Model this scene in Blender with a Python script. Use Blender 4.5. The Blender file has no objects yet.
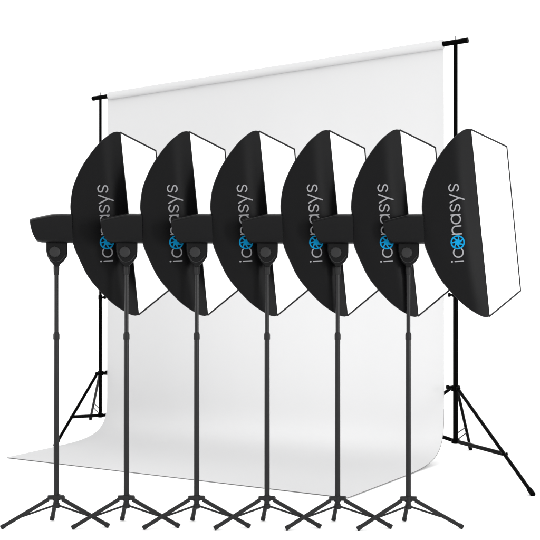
import bpy, bmesh, math, random
from mathutils import Vector, Matrix
from mathutils.bvhtree import BVHTree
random.seed(4)
C = bpy.context.scene.collection
PI = math.pi
# ---------------------------------------------------------------- camera facts (survey of the photograph)
F, CX, YH, CH = 1060.0, 380.0, 301.5, 0.87     # focal length / principal point of a 540 px picture, eye height

def at(x, y, Z):            # surveyed point of the place at distance Z
    return Vector(((x - CX) / F * Z, Z, CH + (YH - y) / F * Z))
def ground(x, y):
    return at(x, y, CH * F / (y - YH))

# ---------------------------------------------------------------- materials
def mat(name, col, rough=0.5, spec=0.5, metal=0.0, noise=0.0, nscale=40, bump=0.0, bscale=300, emis=0.0, sheen=0.0, ior=1.5):
    m = bpy.data.materials.new(name); m.use_nodes = True
    nt = m.node_tree; b = nt.nodes['Principled BSDF']
    b.inputs['Base Color'].default_value = (*col, 1)
    b.inputs['Roughness'].default_value = rough
    b.inputs['Specular IOR Level'].default_value = spec
    b.inputs['IOR'].default_value = ior
    b.inputs['Metallic'].default_value = metal
    if sheen:
        b.inputs['Sheen Weight'].default_value = sheen
        b.inputs['Sheen Roughness'].default_value = 0.4
    if emis:
        b.inputs['Emission Color'].default_value = (1, 1, 1, 1)
        b.inputs['Emission Strength'].default_value = emis
    tc = nt.nodes.new('ShaderNodeTexCoord')
    if noise:
        n = nt.nodes.new('ShaderNodeTexNoise'); n.inputs['Scale'].default_value = nscale
        n.inputs['Detail'].default_value = 5
        r = nt.nodes.new('ShaderNodeMapRange')
        r.inputs['To Min'].default_value = 1 - noise; r.inputs['To Max'].default_value = 1 + noise
        mx = nt.nodes.new('ShaderNodeVectorMath'); mx.operation = 'SCALE'
        mx.inputs[0].default_value = col
        nt.links.new(tc.outputs['Object'], n.inputs['Vector'])
        nt.links.new(n.outputs['Fac'], r.inputs['Value'])
        nt.links.new(r.outputs['Result'], mx.inputs['Scale'])
        nt.links.new(mx.outputs['Vector'], b.inputs['Base Color'])
    if bump:
        n = nt.nodes.new('ShaderNodeTexNoise'); n.inputs['Scale'].default_value = bscale
        n.inputs['Detail'].default_value = 3
        bp = nt.nodes.new('ShaderNodeBump'); bp.inputs['Strength'].default_value = bump
        bp.inputs['Distance'].default_value = 0.001
        nt.links.new(tc.outputs['Object'], n.inputs['Vector'])
        nt.links.new(n.outputs['Fac'], bp.inputs['Height'])
        nt.links.new(bp.outputs['Normal'], b.inputs['Normal'])
    return m

M_fabric = mat('black_nylon', (0.0027, 0.0027, 0.0030), 0.42, 0.07, noise=0.12, nscale=25, bump=0.25, bscale=500)
M_rim = mat('black_piping', (0.012, 0.012, 0.013), 0.6, 0.15)
M_plastic = mat('black_plastic', (0.0036, 0.0036, 0.0039), 0.34, 0.09, noise=0.1, nscale=60, bump=0.15, bscale=700)
M_knob = mat('grey_plastic', (0.013, 0.013, 0.0135), 0.45, 0.2)
M_stand = mat('charcoal_aluminium', (0.0115, 0.0115, 0.0120), 0.3, 0.5, noise=0.15, nscale=30, ior=1.25)
M_joint = mat('charcoal_plastic', (0.011, 0.011, 0.0115), 0.5, 0.5, ior=1.25)
M_blackmetal = mat('black_painted_metal', (0.0010, 0.0010, 0.0010), 0.3, 0.5, ior=1.06)
M_steel = mat('brushed_steel', (0.20, 0.20, 0.205), 0.35, 0.5, metal=0.9)
M_face = mat('white_diffusion_cloth', (0.8, 0.8, 0.8), 0.8, 0.2, emis=0.75)
M_paper = mat('white_backdrop_cloth', (0.498, 0.498, 0.501), 0.85, 0.1, noise=0.012, nscale=1.6, bump=0.1, bscale=60)
M_edge_shade = mat('painted_edge_shade', (0.08, 0.08, 0.08), 0.8, 0.1)  # dark grey standing in for the shade at the sheet's edge
M_floor = mat('white_studio_floor', (0.9, 0.9, 0.9), 0.8, 0.1)
M_text = mat('grey_print', (0.21, 0.21, 0.22), 0.6, 0.05)
M_blue = mat('blue_print', (0.002, 0.18, 0.37), 0.6, 0.05)

# ---------------------------------------------------------------- mesh helpers
def obj(name, bm, m, parent=None, smooth=True, angle=35):
    bmesh.ops.remove_doubles(bm, verts=bm.verts, dist=1e-6)
    bmesh.ops.recalc_face_normals(bm, faces=bm.faces)
    me = bpy.data.meshes.new(name); bm.to_mesh(me); bm.free()
    me.materials.append(m)
    if smooth:
        for p in me.polygons: p.use_smooth = True
        me.set_sharp_from_angle(angle=math.radians(angle))
    o = bpy.data.objects.new(name, me); C.objects.link(o)
    if parent: o.parent = parent
    return o
def loft(bm, rings, closed=True, cap=True):
    vs = [[bm.verts.new(p) for p in r] for r in rings]
    n = len(rings[0])
    for a, b in zip(vs, vs[1:]):
        for i in range(n if closed else n - 1):
            j = (i + 1) % n
            bm.faces.new((a[i], a[j], b[j], b[i]))
    if cap and closed:
        bm.faces.new(vs[0][::-1]); bm.faces.new(vs[-1])
    return vs
def frame(d, ref=Vector((0, 0, 1))):
    d = d.normalized()
    if abs(d.dot(ref)) > .98: ref = Vector((0, 1, 0))
    s = d.cross(ref).normalized(); return s, s.cross(d).normalized()
def tube(bm, pts, r, n=14, rads=None):
    pts = [Vector(p) for p in pts]; rings = []
    for i, p in enumerate(pts):
        d = (pts[min(i + 1, len(pts) - 1)] - pts[max(i - 1, 0)])
        s, t = frame(d); rr = rads[i] if rads else r
        rings.append([p + (s * math.cos(2 * PI * k / n) + t * math.sin(2 * PI * k / n)) * rr for k in range(n)])
    loft(bm, rings)
def bar(bm, a, b, w, t, ref=Vector((0, 1, 0)), bev=0.25):
    """flat bar from a to b; w across, t along ref; chamfered edges and ends"""
    a, b = Vector(a), Vector(b); d = (b - a).normalized()
    s = d.cross(ref).normalized(); u = s.cross(d).normalized()
    c = min(w, t) * bev
    def ring(p, k):
        W, T = w / 2 * k, t / 2 * k
        o = [(W - c, T), (-W + c, T), (-W, T - c), (-W, -T + c), (-W + c, -T), (W - c, -T), (W, -T + c), (W, T - c)]
        return [p + s * x + u * y for x, y in o]
    e = d * c * .6
    loft(bm, [ring(a, .82), ring(a + e, 1), ring(b - e, 1), ring(b, .82)])
def lathe(bm, prof, org, axis=Vector((0, 0, 1)), n=28):
    org = Vector(org); s, t = frame(axis); ax = axis.normalized()
    rings = [[org + ax * h + (s * math.cos(2 * PI * k / n) + t * math.sin(2 * PI * k / n)) * r for k in range(n)] for h, r in prof]
    loft(bm, rings)
def cat(P, sub=6, closed=False):
    P = [Vector(p) for p in P]; n = len(P); out = []
    for i in range(n - 1):
        p0 = P[i - 1] if i else P[0] * 2 - P[1]
        p1, p2 = P[i], P[i + 1]
        p3 = P[i + 2] if i + 2 < n else P[-1] * 2 - P[-2]
        for k in range(sub):
            t = k / sub
            out.append(.5 * ((2 * p1) + (p2 - p0) * t + (2 * p0 - 5 * p1 + 4 * p2 - p3) * t * t + (3 * p1 - p0 - 3 * p2 + p3) * t ** 3))
    out.append(P[-1]); return out
def resample(P, n):
    L = [0]
    for a, b in zip(P, P[1:]): L.append(L[-1] + (b - a).length)
    out = []; j = 0
    for i in range(n + 1):
        s = L[-1] * i / n
        while j < len(P) - 2 and L[j + 1] < s: j += 1
        t = (s - L[j]) / max(1e-9, L[j + 1] - L[j]); out.append(P[j].lerp(P[j + 1], min(1, t)))
    return out
def thing(name, label, cat_, loc=(0, 0, 0), group=None):
    o = bpy.data.objects.new(name, None); C.objects.link(o); o.location = loc
    o.empty_display_size = .1
    o['label'] = label; o['category'] = cat_
    if group: o['group'] = group
    return o

# ---------------------------------------------------------------- floor
bm = bmesh.new(); S = 60
for q in ((-S, -S), (S, -S), (S, S), (-S, S)): bm.verts.new((q[0], q[1], 0))
bm.faces.new(bm.verts)
fl = obj('floor', bm, M_floor, smooth=False); fl['kind'] = 'structure'

# ================================================================ STUDIO LIGHT (six)
Z0 = 4.10
PX = Z0 / F                                   # metres per picture unit at the stands
U0 = 45.0
def L(u, v, d=0.0):                           # local point of the light: u right of the pole, v height, d depth
    Z = Z0 + d
    return Vector((U0 * PX + (u - U0) * Z / F, d, CH + (YH - v) * Z / F))

root = thing('studio_light', 'x', 'studio light')

# --- stand (not turned with the head)
bm = bmesh.new()
def zz(v): return L(0, v).z
lathe(bm, [(zz(507), .0085), (zz(505), .0105), (zz(338.5), .0098)], (0, 0, 0))
obj('lower_pole', bm, M_stand, root)
bm = bmesh.new()
lathe(bm, [(zz(337), .0078), (zz(266), .0078)], (0, 0, 0))
up = obj('upper_pole', bm, M_stand, root)
bm = bmesh.new()
lathe(bm, [(zz(339.5), .0108), (zz(339), .0118), (zz(334.5), .0118), (zz(332.5), .0095), (zz(332.3), .008)], (0, 0, 0))
obj('joint_collar', bm, M_joint, root)
# hub
bm = bmesh.new()
lathe(bm, [(zz(500.2), .013), (zz(500), .0145), (zz(495.4), .0145), (zz(494.8), .012)], (0, 0, 0), n=20)
bar(bm, L(-8, 497.5, -.012), L(0, 497.2, 0), .017, .020)
bar(bm, L(8, 497.5, -.010), L(0, 497.2, 0), .017, .020)
bar(bm, (0, .030, zz(497.4)), (0, 0, zz(497.4)), .020, .017, ref=Vector((0, 0, 1)))
obj('leg_hub', bm, M_joint, root)
bm = bmesh.new()
lathe(bm, [(zz(508), .009), (zz(507.6), .0125), (zz(503.4), .0125), (zz(503), .010)], (0, 0, 0), n=20)
obj('brace_collar', bm, M_joint, root)
def foot(u, d):
    return Vector(((u) * (Z0 + d) / F, d, .009))
turned = []           # parts that swivel with the head
feet = [(foot(-50, -.050), Vector((-.026, -.013, zz(498.6)))), (foot(53, -.022), Vector((.026, -.011, zz(498.6)))),
        (foot(-5.2, .115), Vector((-.001, .030, zz(498.6))))]
for ft, hp in feet:
    bm = bmesh.new(); bar(bm, hp, ft, .0150 if abs(ft.x) > .05 else .0165, .010)
    lg = obj('leg', bm, M_stand, root, smooth=False)
    d = (ft - hp).normalized()
    bm = bmesh.new(); bar(bm, ft - d * .012, ft + d * .006, .0175 if abs(ft.x) > .05 else .0185, .0125)
    obj('rubber_foot', bm, M_joint, lg, smooth=False)
    bm = bmesh.new()
    m_ = hp.lerp(ft, .56 if abs(ft.x) > .05 else .45)
    bar(bm, Vector((0, 0, zz(505.5))) + Vector((d.x, d.y, 0)).normalized() * .010, m_ + Vector((0, 0, -.006)), .0075, .005)
    lb = obj('leg_brace', bm, M_stand, root, smooth=False)
    if abs(ft.x) < .05: turned += [lg, lb]
    bm = bmesh.new(); lathe(bm, [(-.0075, .003), (.0075, .003)], m_ + Vector((0, 0, -.005)), Vector((0, 1, 0)), n=10)
    obj('rivet', bm, M_joint, lg)

# --- flash head
top = resample(cat([(-25.3, 220.2, 0), (-20, 218.7, 0), (-10, 216.2, 0), (-3, 214.7, 0), (5, 214.1, 0), (14.8, 214.2, 0)]), 14)
rings = []
def head_ring(T, B, hd, k=1.0, bow=0.0):
    c = (T + B) / 2; h = (B - T) / 2 * k; r = []
    for i in range(36):
        a = 2 * PI * i / 36; ca, sa = math.cos(a), math.sin(a); e = 2 / 3.4
        x = math.copysign(abs(sa) ** e, sa); y = math.copysign(abs(ca) ** e, ca)
        p = c - h * x; r.append(L(p.x - bow * (1 - x * x), p.y, y * hd * k - .010))
    return r
for i, T in enumerate(top):
    t = i / 14
    B = Vector((-18.6 + (15.8 + 18.6) * t, 243.7 + .4 * t - (1.0 * max(0, .12 - t) / .12), 0))
    hd = .044 + .012 * min(1, t * 1.6)
    if i == 0:
        off = Vector((.6, 0, 0))
        rings.append(head_ring(T + Vector((2.2, 0, 0)), B + Vector((1.6, 0, 0)), hd, .80, 1.3))
        rings.append(head_ring(T + Vector((1.9, 0, 0)), B + Vector((1.3, 0, 0)), hd, .84, 1.4))
        rings.append(head_ring(T + Vector((.3, 0, 0)), B + Vector((.2, 0, 0)), hd, .90, 1.7))
        rings.append(head_ring(T + Vector((-.1, 0, 0)), B + Vector((-.1, 0, 0)), hd, .965, 1.7))
        T = T + off; B = B + off
    rings.append(head_ring(T, B, hd, 1.0, 1.6 * max(0, 1 - i / 5)))
bm = bmesh.new(); loft(bm, rings)
head = obj('flash_head', bm, M_plastic, root, angle=50); turned.append(head)
# fine seam of the upper housing lid
bm = bmesh.new()
tube(bm, [L(p.x + 1.5, p.y + 1.1, -.0495 - .009 * min(1, i / 9)) for i, p in enumerate(top[:-1])], .0010, 8)
obj('housing_seam', bm, M_knob, head)
# mounting ring between head and softbox
bm = bmesh.new()
rg = L(14.6, 228.7, -.006)
lathe(bm, [(-.012, .050), (-.011, .0565), (.004, .0575), (.006, .052)], rg, Vector((1, 0, 0)), n=40)
turned.append(obj('speed_ring', bm, M_plastic, root))
# rear control panel on the butt of the head
bm = bmesh.new()
ax = (L(-30, 233.5, 0) - L(-10, 229, 0)).normalized()
for dy, dz in ((-.018, .018), (.018, .018)):
    lathe(bm, [(-.004, .008), (.006, .008), (.0072, .0065)], L(-20.8, 232, 0) + Vector((0, dy, dz)), ax, n=18)
obj('rear_dial', bm, M_knob, head)
# --- tilt bracket
out = [(-10.2, 242), (-10.2, 250), (-8.8, 257), (-6.2, 262), (-3.2, 265.2), (-2.6, 267), (3.0, 267), (3.4, 265.6), (7.2, 262), (10.2, 257.5), (10.7, 252), (10.8, 242)]
bm = bmesh.new(); rr = []
for d, k in ((-.024, .90), (-.0215, .97), (-.018, 1), (.018, 1), (.0215, .97), (.024, .90)):
    rr.append([L(.3 + (x - .3) * k, 254 + (y - 254) * k, d) for x, y in out])
loft(bm, rr)
br = obj('tilt_bracket', bm, M_plastic, root, angle=30); turned.append(br)
bm = bmesh.new()
lathe(bm, [(-.002, .0205), (.006, .0205), (.009, .0195), (.0105, .015), (.0112, .008)], L(-1.5, 252.8, -.024), Vector((0, -1, 0)), n=26)
for k in range(12):
    a = 2 * PI * k / 12
    c = L(-1.5, 252.8, -.024) + Vector((math.cos(a) * .0205, -.003, math.sin(a) * .0205))
    bar(bm, c + Vector((0, .003, 0)), c + Vector((0, -.004, 0)), .003, .003, ref=Vector((0, 0, 1)))
obj('tilt_knob', bm, M_knob, br)
bm = bmesh.new()     # lower fork lip round the pole
tube(bm, cat([L(-8.2, 255.5, -.0255), L(-5.6, 260.3, -.0262), L(-1, 262.8, -.0265), L(4.5, 260.8, -.0262), L(8.4, 256, -.0255)], 5), .0016, 8)
obj('fork_lip', bm, M_knob, br)
bm = bmesh.new()
lathe(bm, [(zz(275), .0085), (zz(274), .0105), (zz(266.8), .0112), (zz(265.6), .010)], (0, 0, 0), n=22)
obj('spigot_socket', bm, M_joint, root)

# --- softbox shell
NT = 30; NP = 20
tp = resample(cat([(13.9, 214, 0), (13.6, 207, 0), (14.2, 199.5, 0), (16.3, 187, 0), (23.4, 169.2, 0), (32.4, 154.4, 0), (42.6, 141.4, 0), (52.6, 132.9, 0), (57.5, 130.6, 0), (62.0, 130.9, 0)]), NT)
bt = resample(cat([(15.6, 243.5, 0), (17.6, 249, 0), (22.1, 259.6, 0), (30.7, 277.2, 0), (42.7, 292.2, 0), (56.1, 305.4, 0), (69.5, 314.2, 0), (76, 316.6, 0), (80.3, 315.9, 0)]), NT)
DN, DFAR = .022, .195
TR, BR = L(97.3, 148.3, DFAR), L(110.8, 290.6, DFAR)
def sm(x): x = max(0, min(1, x)); return x * x * (3 - 2 * x)
def dn(t, u): return -.028 + .028 * max(0, min(1, (u - 14) / 46)) + .022 * max(0, (t - .76) / .24) ** 2
ribs = []
for i in range(NT + 1):
    t = i / NT
    nt = L(tp[i].x, tp[i].y, dn(t, tp[i].x)); nb = L(bt[i].x, bt[i].y, dn(t, bt[i].x))
    r0, n1 = L(tp[0].x, tp[0].y, 0), L(tp[-1].x, tp[-1].y, 0)
    s0, m1 = L(bt[0].x, bt[0].y, 0), L(bt[-1].x, bt[-1].y, 0)
    dd = .047 + (DFAR - .047) * math.sin(t * PI / 2)
    a = L(tp[i].x, tp[i].y, 0); b = L(bt[i].x, bt[i].y, 0)
    ft = Vector((r0.x + (TR.x - r0.x) * (a.x - r0.x) / (n1.x - r0.x), dd, r0.z + (TR.z - r0.z) * (a.z - r0.z) / (n1.z - r0.z)))
    fb = Vector((s0.x + (BR.x - s0.x) * (b.x - s0.x) / (m1.x - s0.x), dd, s0.z + (BR.z - s0.z) * (b.z - s0.z) / (m1.z - s0.z)))
    ribs.append((nt, ft, fb, nb))
def section(q, t, inset=0.0):
    nt, ft, fb, nb = q; out = []
    c = (nt + ft + fb + nb) / 4
    for (a, b) in ((nb, nt), (nt, ft), (ft, fb), (fb, nb)):
        mid = (a + b) / 2 - c; ln = (b - a).length
        bl = .045 * ln * math.sin(PI * t) ** .8 if (a, b) != (nb, nt) else 0.0
        for k in range(NP):
            s = k / NP; p = a.lerp(b, s)
            p = p + mid.normalized() * bl * 4 * s * (1 - s) * .5
            out.append(p)
    return out
bm = bmesh.new()
rings = [section(q, i / NT) for i, q in enumerate(ribs)]
# near panel: gentle fabric tension folds, tied down at the ribs
for i, r in enumerate(rings):
    t = i / NT
    for k in range(1, NP):
        s = k / NP
        r[k] = r[k] + Vector((0, 1, 0)) * (.0012 * math.sin(9 * s + 5 * t) * math.sin(PI * s) * math.sin(PI * t) + .008 * sm((t - .78) / .22) * math.sin(PI * s))
vs = loft(bm, rings, cap=False); bm.faces.new(vs[0][::-1])
bvh = BVHTree.FromBMesh(bm)
shell = obj('softbox_shell', bm, M_fabric, root, angle=28); turned.append(shell)
# seams along two near ribs
for col in (0, NP, 2 * NP, 3 * NP):
    bm = bmesh.new(); tube(bm, [rings[i][col] for i in range(1, NT + 1)], .0014, 8)
    obj('seam', bm, M_rim, shell)
# rim piping round the open mouth
mouth = rings[-1]
bm = bmesh.new()
for seg in range(4):
    pts = [mouth[(seg * NP + k) % len(mouth)] for k in range(NP + 1)]
    r = (.0016, .0034, .0028, .0034)[seg]
    tube(bm, pts, r, 10)
turned.append(obj('mouth_rim', bm, M_rim, root))
# diffusion cloth, slightly domed, sits just inside the mouth
nt, ft, fb, nb = ribs[-1]
nrm = (fb - nt).cross(ft - nb).normalized()
if nrm.x < 0: nrm = -nrm
bm = bmesh.new(); G = 14; grid = []
for i in range(G + 1):
    row = []
    for j in range(G + 1):
        s, t = i / G, j / G
        ka = int(round(s * NP)) if False else None
        p = nb.lerp(nt, t).lerp(fb.lerp(ft, t), s)
        w = 16 * s * (1 - s) * t * (1 - t)
        edge_bow = Vector((0, 1, 0)) * .010 * math.sin(PI * t) * (1 - s) * .8
        row.append(bm.verts.new(p + nrm * (-.0012 + .004 * w) + edge_bow))
    grid.append(row)
for i in range(G):
    for j in range(G): bm.faces.new((grid[i][j], grid[i + 1][j], grid[i + 1][j + 1], grid[i][j + 1]))
turned.append(obj('diffuser_panel', bm, M_face, root))

# --- printed lettering on the near panel
eye = Vector((U0 * PX, -Z0, CH))
def onto(u, v, lift):
    d = (L(u, v, 0) - eye).normalized()
    h = bvh.ray_cast(eye, d)
    p = h[0] if h[0] else L(u, v, -.045)
    return p - d * lift
bd = Vector((-.072, -1)).normalized(); ud = Vector((-1, .072)).normalized()
def tx(a, b):
    return (463.3 - 408.3 + bd.x * a + ud.x * b, 262.2 + bd.y * a + ud.y * b)
nstroke = 0
def stroke(bm, pts, w=.64):
    """flat ribbon with round caps in text units"""
    global nstroke; nstroke += 1; lift = .0014 + .00015 * (nstroke % 6)
    P = [Vector(p) for p in pts]; Ls, Rs = [], []
    def nr(i):
        d = (P[min(i + 1, len(P) - 1)] - P[max(i - 1, 0)]).normalized(); return Vector((-d.y, d.x)), d
    for i, p in enumerate(P):
        n, d = nr(i); Ls.append(p + n * w); Rs.append(p - n * w)
    vl = [bm.verts.new(onto(*tx(*p), lift)) for p in Ls]; vr = [bm.verts.new(onto(*tx(*p), lift)) for p in Rs]
    for i in range(len(P) - 1): bm.faces.new((vl[i], vl[i + 1], vr[i + 1], vr[i]))
    for end in (0, -1):
        n, d = nr(0 if end == 0 else len(P) - 1); sg = -1 if end == 0 else 1
        arc = [bm.verts.new(onto(*tx(*(P[end] + n * w * math.cos(q) + d * sg * w * math.sin(q))), lift)) for q in [PI * k / 6 for k in range(1, 6)]]
        bm.faces.new([vl[end]] + arc + [vr[end]])
def arc(ca, cb, r, a0, a1, n=22, ry=None):
    ry = ry or r
    return [(ca + r * math.cos(math.radians(a0 + (a1 - a0) * k / n)), cb + ry * math.sin(math.radians(a0 + (a1 - a0) * k / n))) for k in range(n + 1)]
def cat2(P): return [(p.x, p.y) for p in cat([(x, y, 0) for x, y in P], 5)]
bm = bmesh.new()
stroke(bm, [(1.2, .4), (1.2, 4), (1.2, 8.6)])                     # i
stroke(bm, [(1.2, 11.6), (1.2, 11.8)], .85)
stroke(bm, arc(9.9, 4.8, 4.7, 48, 312, 30))                      # c
obj('lettering', bm, M_text, shell, smooth=False)
bm = bmesh.new()
stroke(bm, [(28.2, .4), (28.2, 5), (28.2, 9.3)])                 # n
stroke(bm, arc(32.1, 5.3, 3.9, 180, 0, 20) + [(36.0, 3), (36.0, .4)])
stroke(bm, arc(43.0, 4.8, 4.5, 0, 360, 34))                      # a
stroke(bm, [(47.5, .4), (47.5, 5), (47.5, 9.3)])
S_ = [(7.6, 7.7), (6.0, 9.2), (3.9, 9.5), (1.7, 8.6), (1.3, 6.6), (2.6, 5.3), (5.4, 4.3), (7.1, 3.1), (7.0, 1.2), (5.0, .2), (2.7, .3), (.9, 1.8)]
stroke(bm, cat2([(50.0 + x, y) for x, y in S_]))                 # s
stroke(bm, [(59.7, 9.3), (61.8, 4.8), (63.9, .2)])               # y
stroke(bm, [(68.0, 9.3), (64.6, 1.8), (62.0, -4.6)])
stroke(bm, cat2([(69.9 + x, y) for x, y in S_]))                 # s
obj('lettering', bm, M_text, shell, smooth=False)
# aperture emblem standing for the o
bm = bmesh.new(); ec = (20.0, 4.7)
def flat(poly, lift):
    bm.faces.new([bm.verts.new(onto(*tx(ec[0] + x, ec[1] + y), lift)) for x, y in poly])
N = 56
for k in range(N):
    a, b = 2 * PI * k / N, 2 * PI * (k + 1) / N
    flat([(5.6 * math.cos(a), 5.6 * math.sin(a)), (7 * math.cos(a), 7 * math.sin(a)), (7 * math.cos(b), 7 * math.sin(b)), (5.6 * math.cos(b), 5.6 * math.sin(b))], .0016)
for k in range(7):
    a, b = 2 * PI * (k + .2) / 7, 2 * PI * (k + 1.2) / 7
    flat([(0, 0), (2.9 * math.cos(a), 2.9 * math.sin(a)), (2.9 * math.cos(b), 2.9 * math.sin(b))], .0018)
    p = Vector((2.9 * math.cos(a), 2.9 * math.sin(a))); q = Vector((5.9 * math.cos(a + .62), 5.9 * math.sin(a + .62)))
    c_ = Vector((2.7 * math.cos(a + .55), 2.7 * math.sin(a + .55)))
    q2 = Vector((5.9 * math.cos(a + .42), 5.9 * math.sin(a + .42)))
    flat([tuple(p * .8), tuple(p), tuple(q2), tuple(q), tuple(c_ * .85)], .0021)
obj('aperture_emblem', bm, M_blue, shell, smooth=False)

# --- the six lights
labels = [
 'black softbox light on charcoal tripod stand, leftmost, its flash head clear of any other softbox',
 'black softbox light on charcoal tripod stand, second from the left in the row',
 'black softbox light on charcoal tripod stand, third from the left in the row',
 'black softbox light on charcoal tripod stand, fourth from the left, third from the right',
 'black softbox light on charcoal tripod stand, fifth from the left, next to the rightmost',
 'black softbox light on charcoal tripod stand, rightmost, its whole white front and lettering uncovered']
root['group'] = 'softbox lights in a row before the backdrop'
tset = set(o.name for o in turned)
def children(o): return [c for c in bpy.data.objects if c.parent == o]
tree = [(c, children(c)) for c in children(root)]
lights = []
for k in range(6):
    if k == 0: r = root; ch = [c for c, _ in tree]
    else:
        r = root.copy(); C.objects.link(r); ch = []
        for c, gs in tree:
            n = c.copy(); C.objects.link(n); n.parent = r; ch.append(n)
            for g in gs:
                h = g.copy(); C.objects.link(h); h.parent = n
    X = (56.4 + 70.36 * k - CX) / F * Z0
    r.location = (X, Z0 - .005 * k, 0); r['label'] = labels[k]
    ang = math.atan2(X + U0 * PX, Z0)
    lights.append((r, ch, ang))
for r, ch, ang in lights:
    for (c, _), n in zip(tree, ch):
        if c.name in tset:
            n.rotation_euler.z = -ang
            if not c.name.startswith('leg'): n.location.z = .0045 * (1 - lights.index((r, ch, ang)) / 5) - .001

# ================================================================ BACKDROP
ZR, ZL = 5.75, 6.85
Br, Bl = at(443.7, 40, ZR), at(107.3, 93, ZL)                     # top corners
Nr, Nl = ground(348, 498.8), ground(7, 458.3)                     # front floor corners
NW, RAD, RADF = 64, .28, .60
def path(w, n_arc=26):
    T = Bl.lerp(Br, w); Fp = Nl.lerp(Nr, w)
    B = Vector((T.x, T.y, .006)); Fp = Vector((Fp.x, Fp.y, .006))
    f = (Fp - B); ln = f.length; f.normalize(); out = []
    topz = T.z - .02
    for k in range(20): out.append(Vector((T.x, T.y, topz + (RAD + .006 - topz) * k / 20)))
    for k in range(n_arc + 1):
        a = k / n_arc; b = 1 - a
        W_ = (b**5, 5*a*b**4, 10*a*a*b**3, 10*a**3*b*b, 5*a**4*b, a**5)
        x_ = sum(q * c for q, c in zip(W_, (0, 0, 0, .15, .6, 1))); z_ = sum(q * c for q, c in zip(W_, (1, .6, .15, 0, 0, 0)))
        out.append(B + f * (RADF * x_) + Vector((0, 0, RAD * z_)))
    for k in range(1, 11): out.append(B + f * (RADF + (ln - RADF) * k / 10))
    return out
wall_n = (Br - Bl).cross(Vector((0, 0, 1))).normalized()
if wall_n.y > 0: wall_n = -wall_n
bd_root = thing('backdrop', 'wide white cloth backdrop hanging from the crossbar and sweeping forward over the floor', 'backdrop', (0, 0, 0))
bm = bmesh.new(); cols = []
for i in range(NW + 1):
    w = i / NW; P = path(w); col = []
    for j, p in enumerate(P):
        t = j / (len(P) - 1)
        amp = .0022 * sm(j / 6) * sm((34 - j) / 12)
        p = p + wall_n * amp * (math.sin(w * 37 + 1.3 * t) + .6 * math.sin(w * 61 - 2 * t + 1))
        col.append(p)
    cols.append(col)
TH = .003
fv = [[bm.verts.new(p) for p in c] for c in cols]
bv = []
for i, c in enumerate(cols):
    r = []
    for j, p in enumerate(c):
        a = c[max(j - 1, 0)]; b = c[min(j + 1, len(c) - 1)]
        wd = (cols[min(i + 1, NW)][j] - cols[max(i - 1, 0)][j])
        n = (b - a).cross(wd).normalized()
        if n.dot(Vector((0, -1, 1))) > 0: n = -n
        r.append(bm.verts.new(p + n * TH))
    bv.append(r)
J = len(cols[0])
for i in range(NW):
    for j in range(J - 1):
        bm.faces.new((fv[i][j], fv[i + 1][j], fv[i + 1][j + 1], fv[i][j + 1]))
        bm.faces.new((bv[i][j], bv[i][j + 1], bv[i + 1][j + 1], bv[i + 1][j]))
for i in range(NW):
    bm.faces.new((fv[i][0], bv[i][0], bv[i + 1][0], fv[i + 1][0])); bm.faces.new((fv[i][-1], fv[i + 1][-1], bv[i + 1][-1], bv[i][-1]))
for j in range(J - 1):
    bm.faces.new((fv[0][j], fv[0][j + 1], bv[0][j + 1], bv[0][j])); bm.faces.new((fv[-1][j], bv[-1][j], bv[-1][j + 1], fv[-1][j + 1]))
obj('sheet', bm, M_paper, bd_root, angle=60)
# edge shadow drawn as thin grey tubes along the front and right side
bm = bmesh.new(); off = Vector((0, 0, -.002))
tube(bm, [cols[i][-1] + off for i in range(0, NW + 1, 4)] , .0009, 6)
obj('front_edge_shade', bm, M_edge_shade, bd_root)
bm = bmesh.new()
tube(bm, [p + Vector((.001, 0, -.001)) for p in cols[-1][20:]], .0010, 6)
obj('side_edge_shade', bm, M_edge_shade, bd_root)
# the rolled top
Rr = .0245
ax = (Br - Bl).normalized()
cL = Bl - Vector((0, 0, .0235)) + wall_n * .007; cR = Br - Vector((0, 0, .0235)) + wall_n * .007
bm = bmesh.new()
s_, t_ = frame(ax)
rings = []
for i in range(41):
    w = .011 + .989 * i / 40; c = cL.lerp(cR, w)
    rings.append([c + (s_ * math.cos(2 * PI * k / 28) + t_ * math.sin(2 * PI * k / 28)) * Rr * (1 + .015 * math.sin(w * 23 + k * .5)) for k in range(28)])
loft(bm, rings)
obj('rolled_top', bm, M_paper, bd_root, angle=50)

# ================================================================ CROSSBAR
def plan(x):                                                      # point of the bar axis on the picture column x
    a, b = cL, cR; m = (x - CX) / F
    t = (m * a.y - a.x) / ((b.x - a.x) - m * (b.y - a.y)); return a + (b - a) * t
cb = thing('crossbar', 'long black horizontal crossbar carrying the white backdrop between two stands', 'crossbar', tuple(plan(270)))
org = plan(270)
e0, e1 = plan(93.4), plan(467.2)
bm = bmesh.new(); tube(bm, [e0 - org, e1 - org], .0140, 20)
obj('bar', bm, M_blackmetal, cb)
for e, dr in ((e0, 1), (e1, -1)):
    bm = bmesh.new(); tube(bm, [e - org - ax * .004 * dr, e - org + ax * .012 * dr], .0148, 20)
    obj('end_cap', bm, M_blackmetal, cb)

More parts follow.
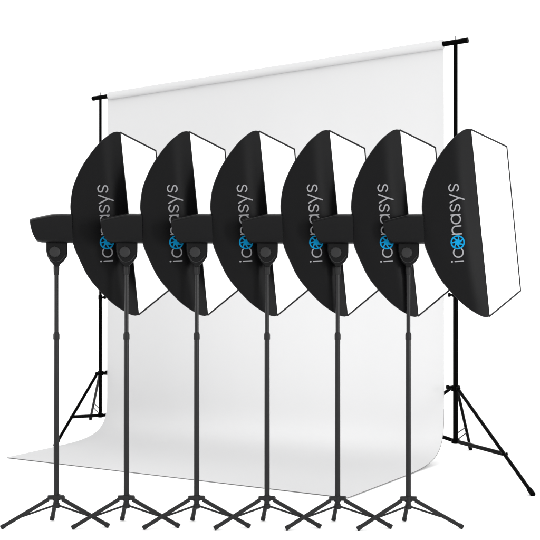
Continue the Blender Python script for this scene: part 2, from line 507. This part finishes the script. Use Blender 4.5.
# ================================================================ BACKDROP STANDS
def backdrop_stand(px, f1, f2, f3, v_hub, v_base, v_joint, strut, label, r_up, r_lo, knob_dir):
    P = plan(px); Z = P.y
    t = thing('backdrop_stand', label, 'backdrop stand', (P.x, P.y, 0), 'tall black stands holding the crossbar')
    lz = lambda v: CH + (YH - v) / F * Z
    def part(name, bm, par=t, m=M_blackmetal, **k): return obj(name, bm, m, par, **k)
    topz = P.z
    bm = bmesh.new(); lathe(bm, [(lz(v_joint), r_up), (topz - .013, r_up)], (0, 0, 0), n=20); part('upper_pole', bm)
    bm = bmesh.new(); lathe(bm, [(lz(v_base + 1.5), r_lo), (lz(v_joint + 1), r_lo)], (0, 0, 0), n=20); part('lower_pole', bm)
    # joint collar with clamp knob
    bm = bmesh.new()
    lathe(bm, [(lz(v_joint + 2.6), r_lo * 1.05), (lz(v_joint + 2.2), r_lo * 1.3), (lz(v_joint - 1.6), r_lo * 1.3), (lz(v_joint - 2), r_lo * 1.05)], (0, 0, 0), n=20)
    cj = part('joint_collar', bm)
    bm = bmesh.new()
    lathe(bm, [(0, .006), (r_lo * 1.2 + .012, .006), (r_lo * 1.2 + .013, .011), (r_lo * 1.2 + .024, .011), (r_lo * 1.2 + .025, .008)], (0, 0, lz(v_joint + .4)), Vector((knob_dir, -.25, 0)), n=12)
    part('clamp_knob', bm, cj)
    # spigot through the bar
    bm = bmesh.new(); lathe(bm, [(topz + .0122, .0042), (topz + .030, .0042), (topz + .032, .0028)], (0, 0, 0), n=12); part('spigot', bm, m=M_steel)
    # leg hub
    hz = lz(v_hub)
    bm = bmesh.new()
    lathe(bm, [(hz - .018, r_lo * 1.2), (hz - .015, r_lo * 1.75), (hz + .012, r_lo * 1.75), (hz + .016, r_lo * 1.1)], (0, 0, 0), n=20)
    feet = [Vector((f.x - P.x, f.y - P.y, .010)) for f in (f1, f2)] + [Vector((f3.x, f3.y, .010))]
    for f in feet:
        d = Vector((f.x, f.y, 0)).normalized(); bar(bm, d * r_lo + Vector((0, 0, hz)), d * .052 + Vector((0, 0, hz - .002)), .022, .022, ref=Vector((0, 0, 1)))
    hb = part('leg_hub', bm, smooth=False)
    bm = bmesh.new()
    q = Vector((knob_dir, -.35, 0)).normalized()
    lathe(bm, [(.010, .005), (.040, .005), (.041, .012), (.052, .012)], (0, 0, hz + .006), q, n=12)
    part('locking_knob', bm, hb)
    bz = max(.03, lz(v_base))
    bm = bmesh.new()
    lathe(bm, [(bz - .014, r_lo * 1.1), (bz - .012, r_lo * 1.6), (bz + .012, r_lo * 1.6), (bz + .014, r_lo * 1.1)], (0, 0, 0), n=20)
    part('brace_collar', bm)
    for i, f in enumerate(feet):
        d = Vector((f.x, f.y, 0)).normalized(); hp = d * .046 + Vector((0, 0, hz - .006))
        bm = bmesh.new(); side = d.cross(Vector((0, 0, 1))).normalized()
        # channel section leg: two rails side by side
        tube(bm, [hp, f], .0092, 10)
        lg = part('leg', bm)
        sl = Vector((0, 0, 1)).lerp(-d, .3).normalized()
        bm = bmesh.new(); dd = (f - hp).normalized(); tube(bm, [f - dd * .035, f + dd * .006], .0125, 12); part('rubber_foot', bm, lg)
        # strut from the collar to the leg
        s = strut[i]; m_ = hp.lerp(f, s)
        if i == 1: continue
        bm = bmesh.new(); bar(bm, d * r_lo + Vector((0, 0, bz)), m_, .020, .010, ref=side, bev=.2); part('leg_brace', bm, smooth=False)
        bm = bmesh.new(); lathe(bm, [(-.014, .005), (.014, .005)], m_, side, n=10); lathe(bm, [(-.015, .009), (-.012, .009)], m_, side, n=10); part('rivet', bm, lg)
    # thin folding links beside the rear leg
    f = feet[1]; d = Vector((f.x, f.y, 0)).normalized(); hp = d * .046 + Vector((0, 0, hz - .006))
    for k in (0, 1):
        bm = bmesh.new()
        a = hp.lerp(f, .63 + .09 * k); tube(bm, [a, Vector((0, 0, bz + .036 - .036 * k)) + d * r_lo], .0034, 8); part('folding_link', bm)
    return t
backdrop_stand(455.6, ground(532.5, 496), ground(470.5, 450), Vector((-.55, .85, 0)) * .8, 388, 441, 294.5, (.66, .72, .6),
    'tall black backdrop stand on tripod legs, right of the white backdrop', .0112, .0140, -1)
backdrop_stand(100.4, ground(55.5, 446.5), ground(90.5, 419.8), Vector((.95, .1, 0)) * .6, 373, 415.3, 297, (.62, .80, .62),
    'tall black backdrop stand on tripod legs, left of the white backdrop', .0085, .0105, 1)

# ================================================================ light
w = bpy.data.worlds.new('World'); bpy.context.scene.world = w; w.use_nodes = True
bg = w.node_tree.nodes['Background']; bg.inputs['Color'].default_value = (1, 1, 1, 1); bg.inputs['Strength'].default_value = 1.7
def area(name, loc, aim, size, power, sy=None):
    l = bpy.data.lights.new(name, 'AREA'); l.energy = power; l.size = size
    if sy: l.shape = 'RECTANGLE'; l.size_y = sy
    o = bpy.data.objects.new(name, l); C.objects.link(o); o.location = loc
    o.rotation_euler = (Vector(aim) - Vector(loc)).to_track_quat('-Z', 'Y').to_euler(); return o
area('rim_sheen_fill', (3.9, 1.0, 1.35), (-.2, 4.1, 1.1), .9, 135, 2.2)  # added unseen fill, puts a sheen on the softbox rims
b_ = area('backdrop_fill', (-3.3, 3.5, .9), (.15, 5.9, .5), .9, 6, .9); b_.data.spread = math.radians(52)  # added unseen fill, brightens the lower backdrop

cam = bpy.data.cameras.new('camera'); co = bpy.data.objects.new('camera', cam); C.objects.link(co)
co.location = (0, 0, CH); co.rotation_euler = (PI / 2, 0, 0)
cam.sensor_width = 36; cam.lens = F / 540 * 36
cam.shift_x = (270 - CX) / 540; cam.shift_y = (YH - 270) / 540
cam.clip_end = 300; cam.clip_start = .05
sc = bpy.context.scene; sc.camera = co
sc.view_settings.view_transform = 'Standard'; sc.view_settings.look = 'None'
sc.view_settings.exposure = 0; sc.view_settings.gamma = 1
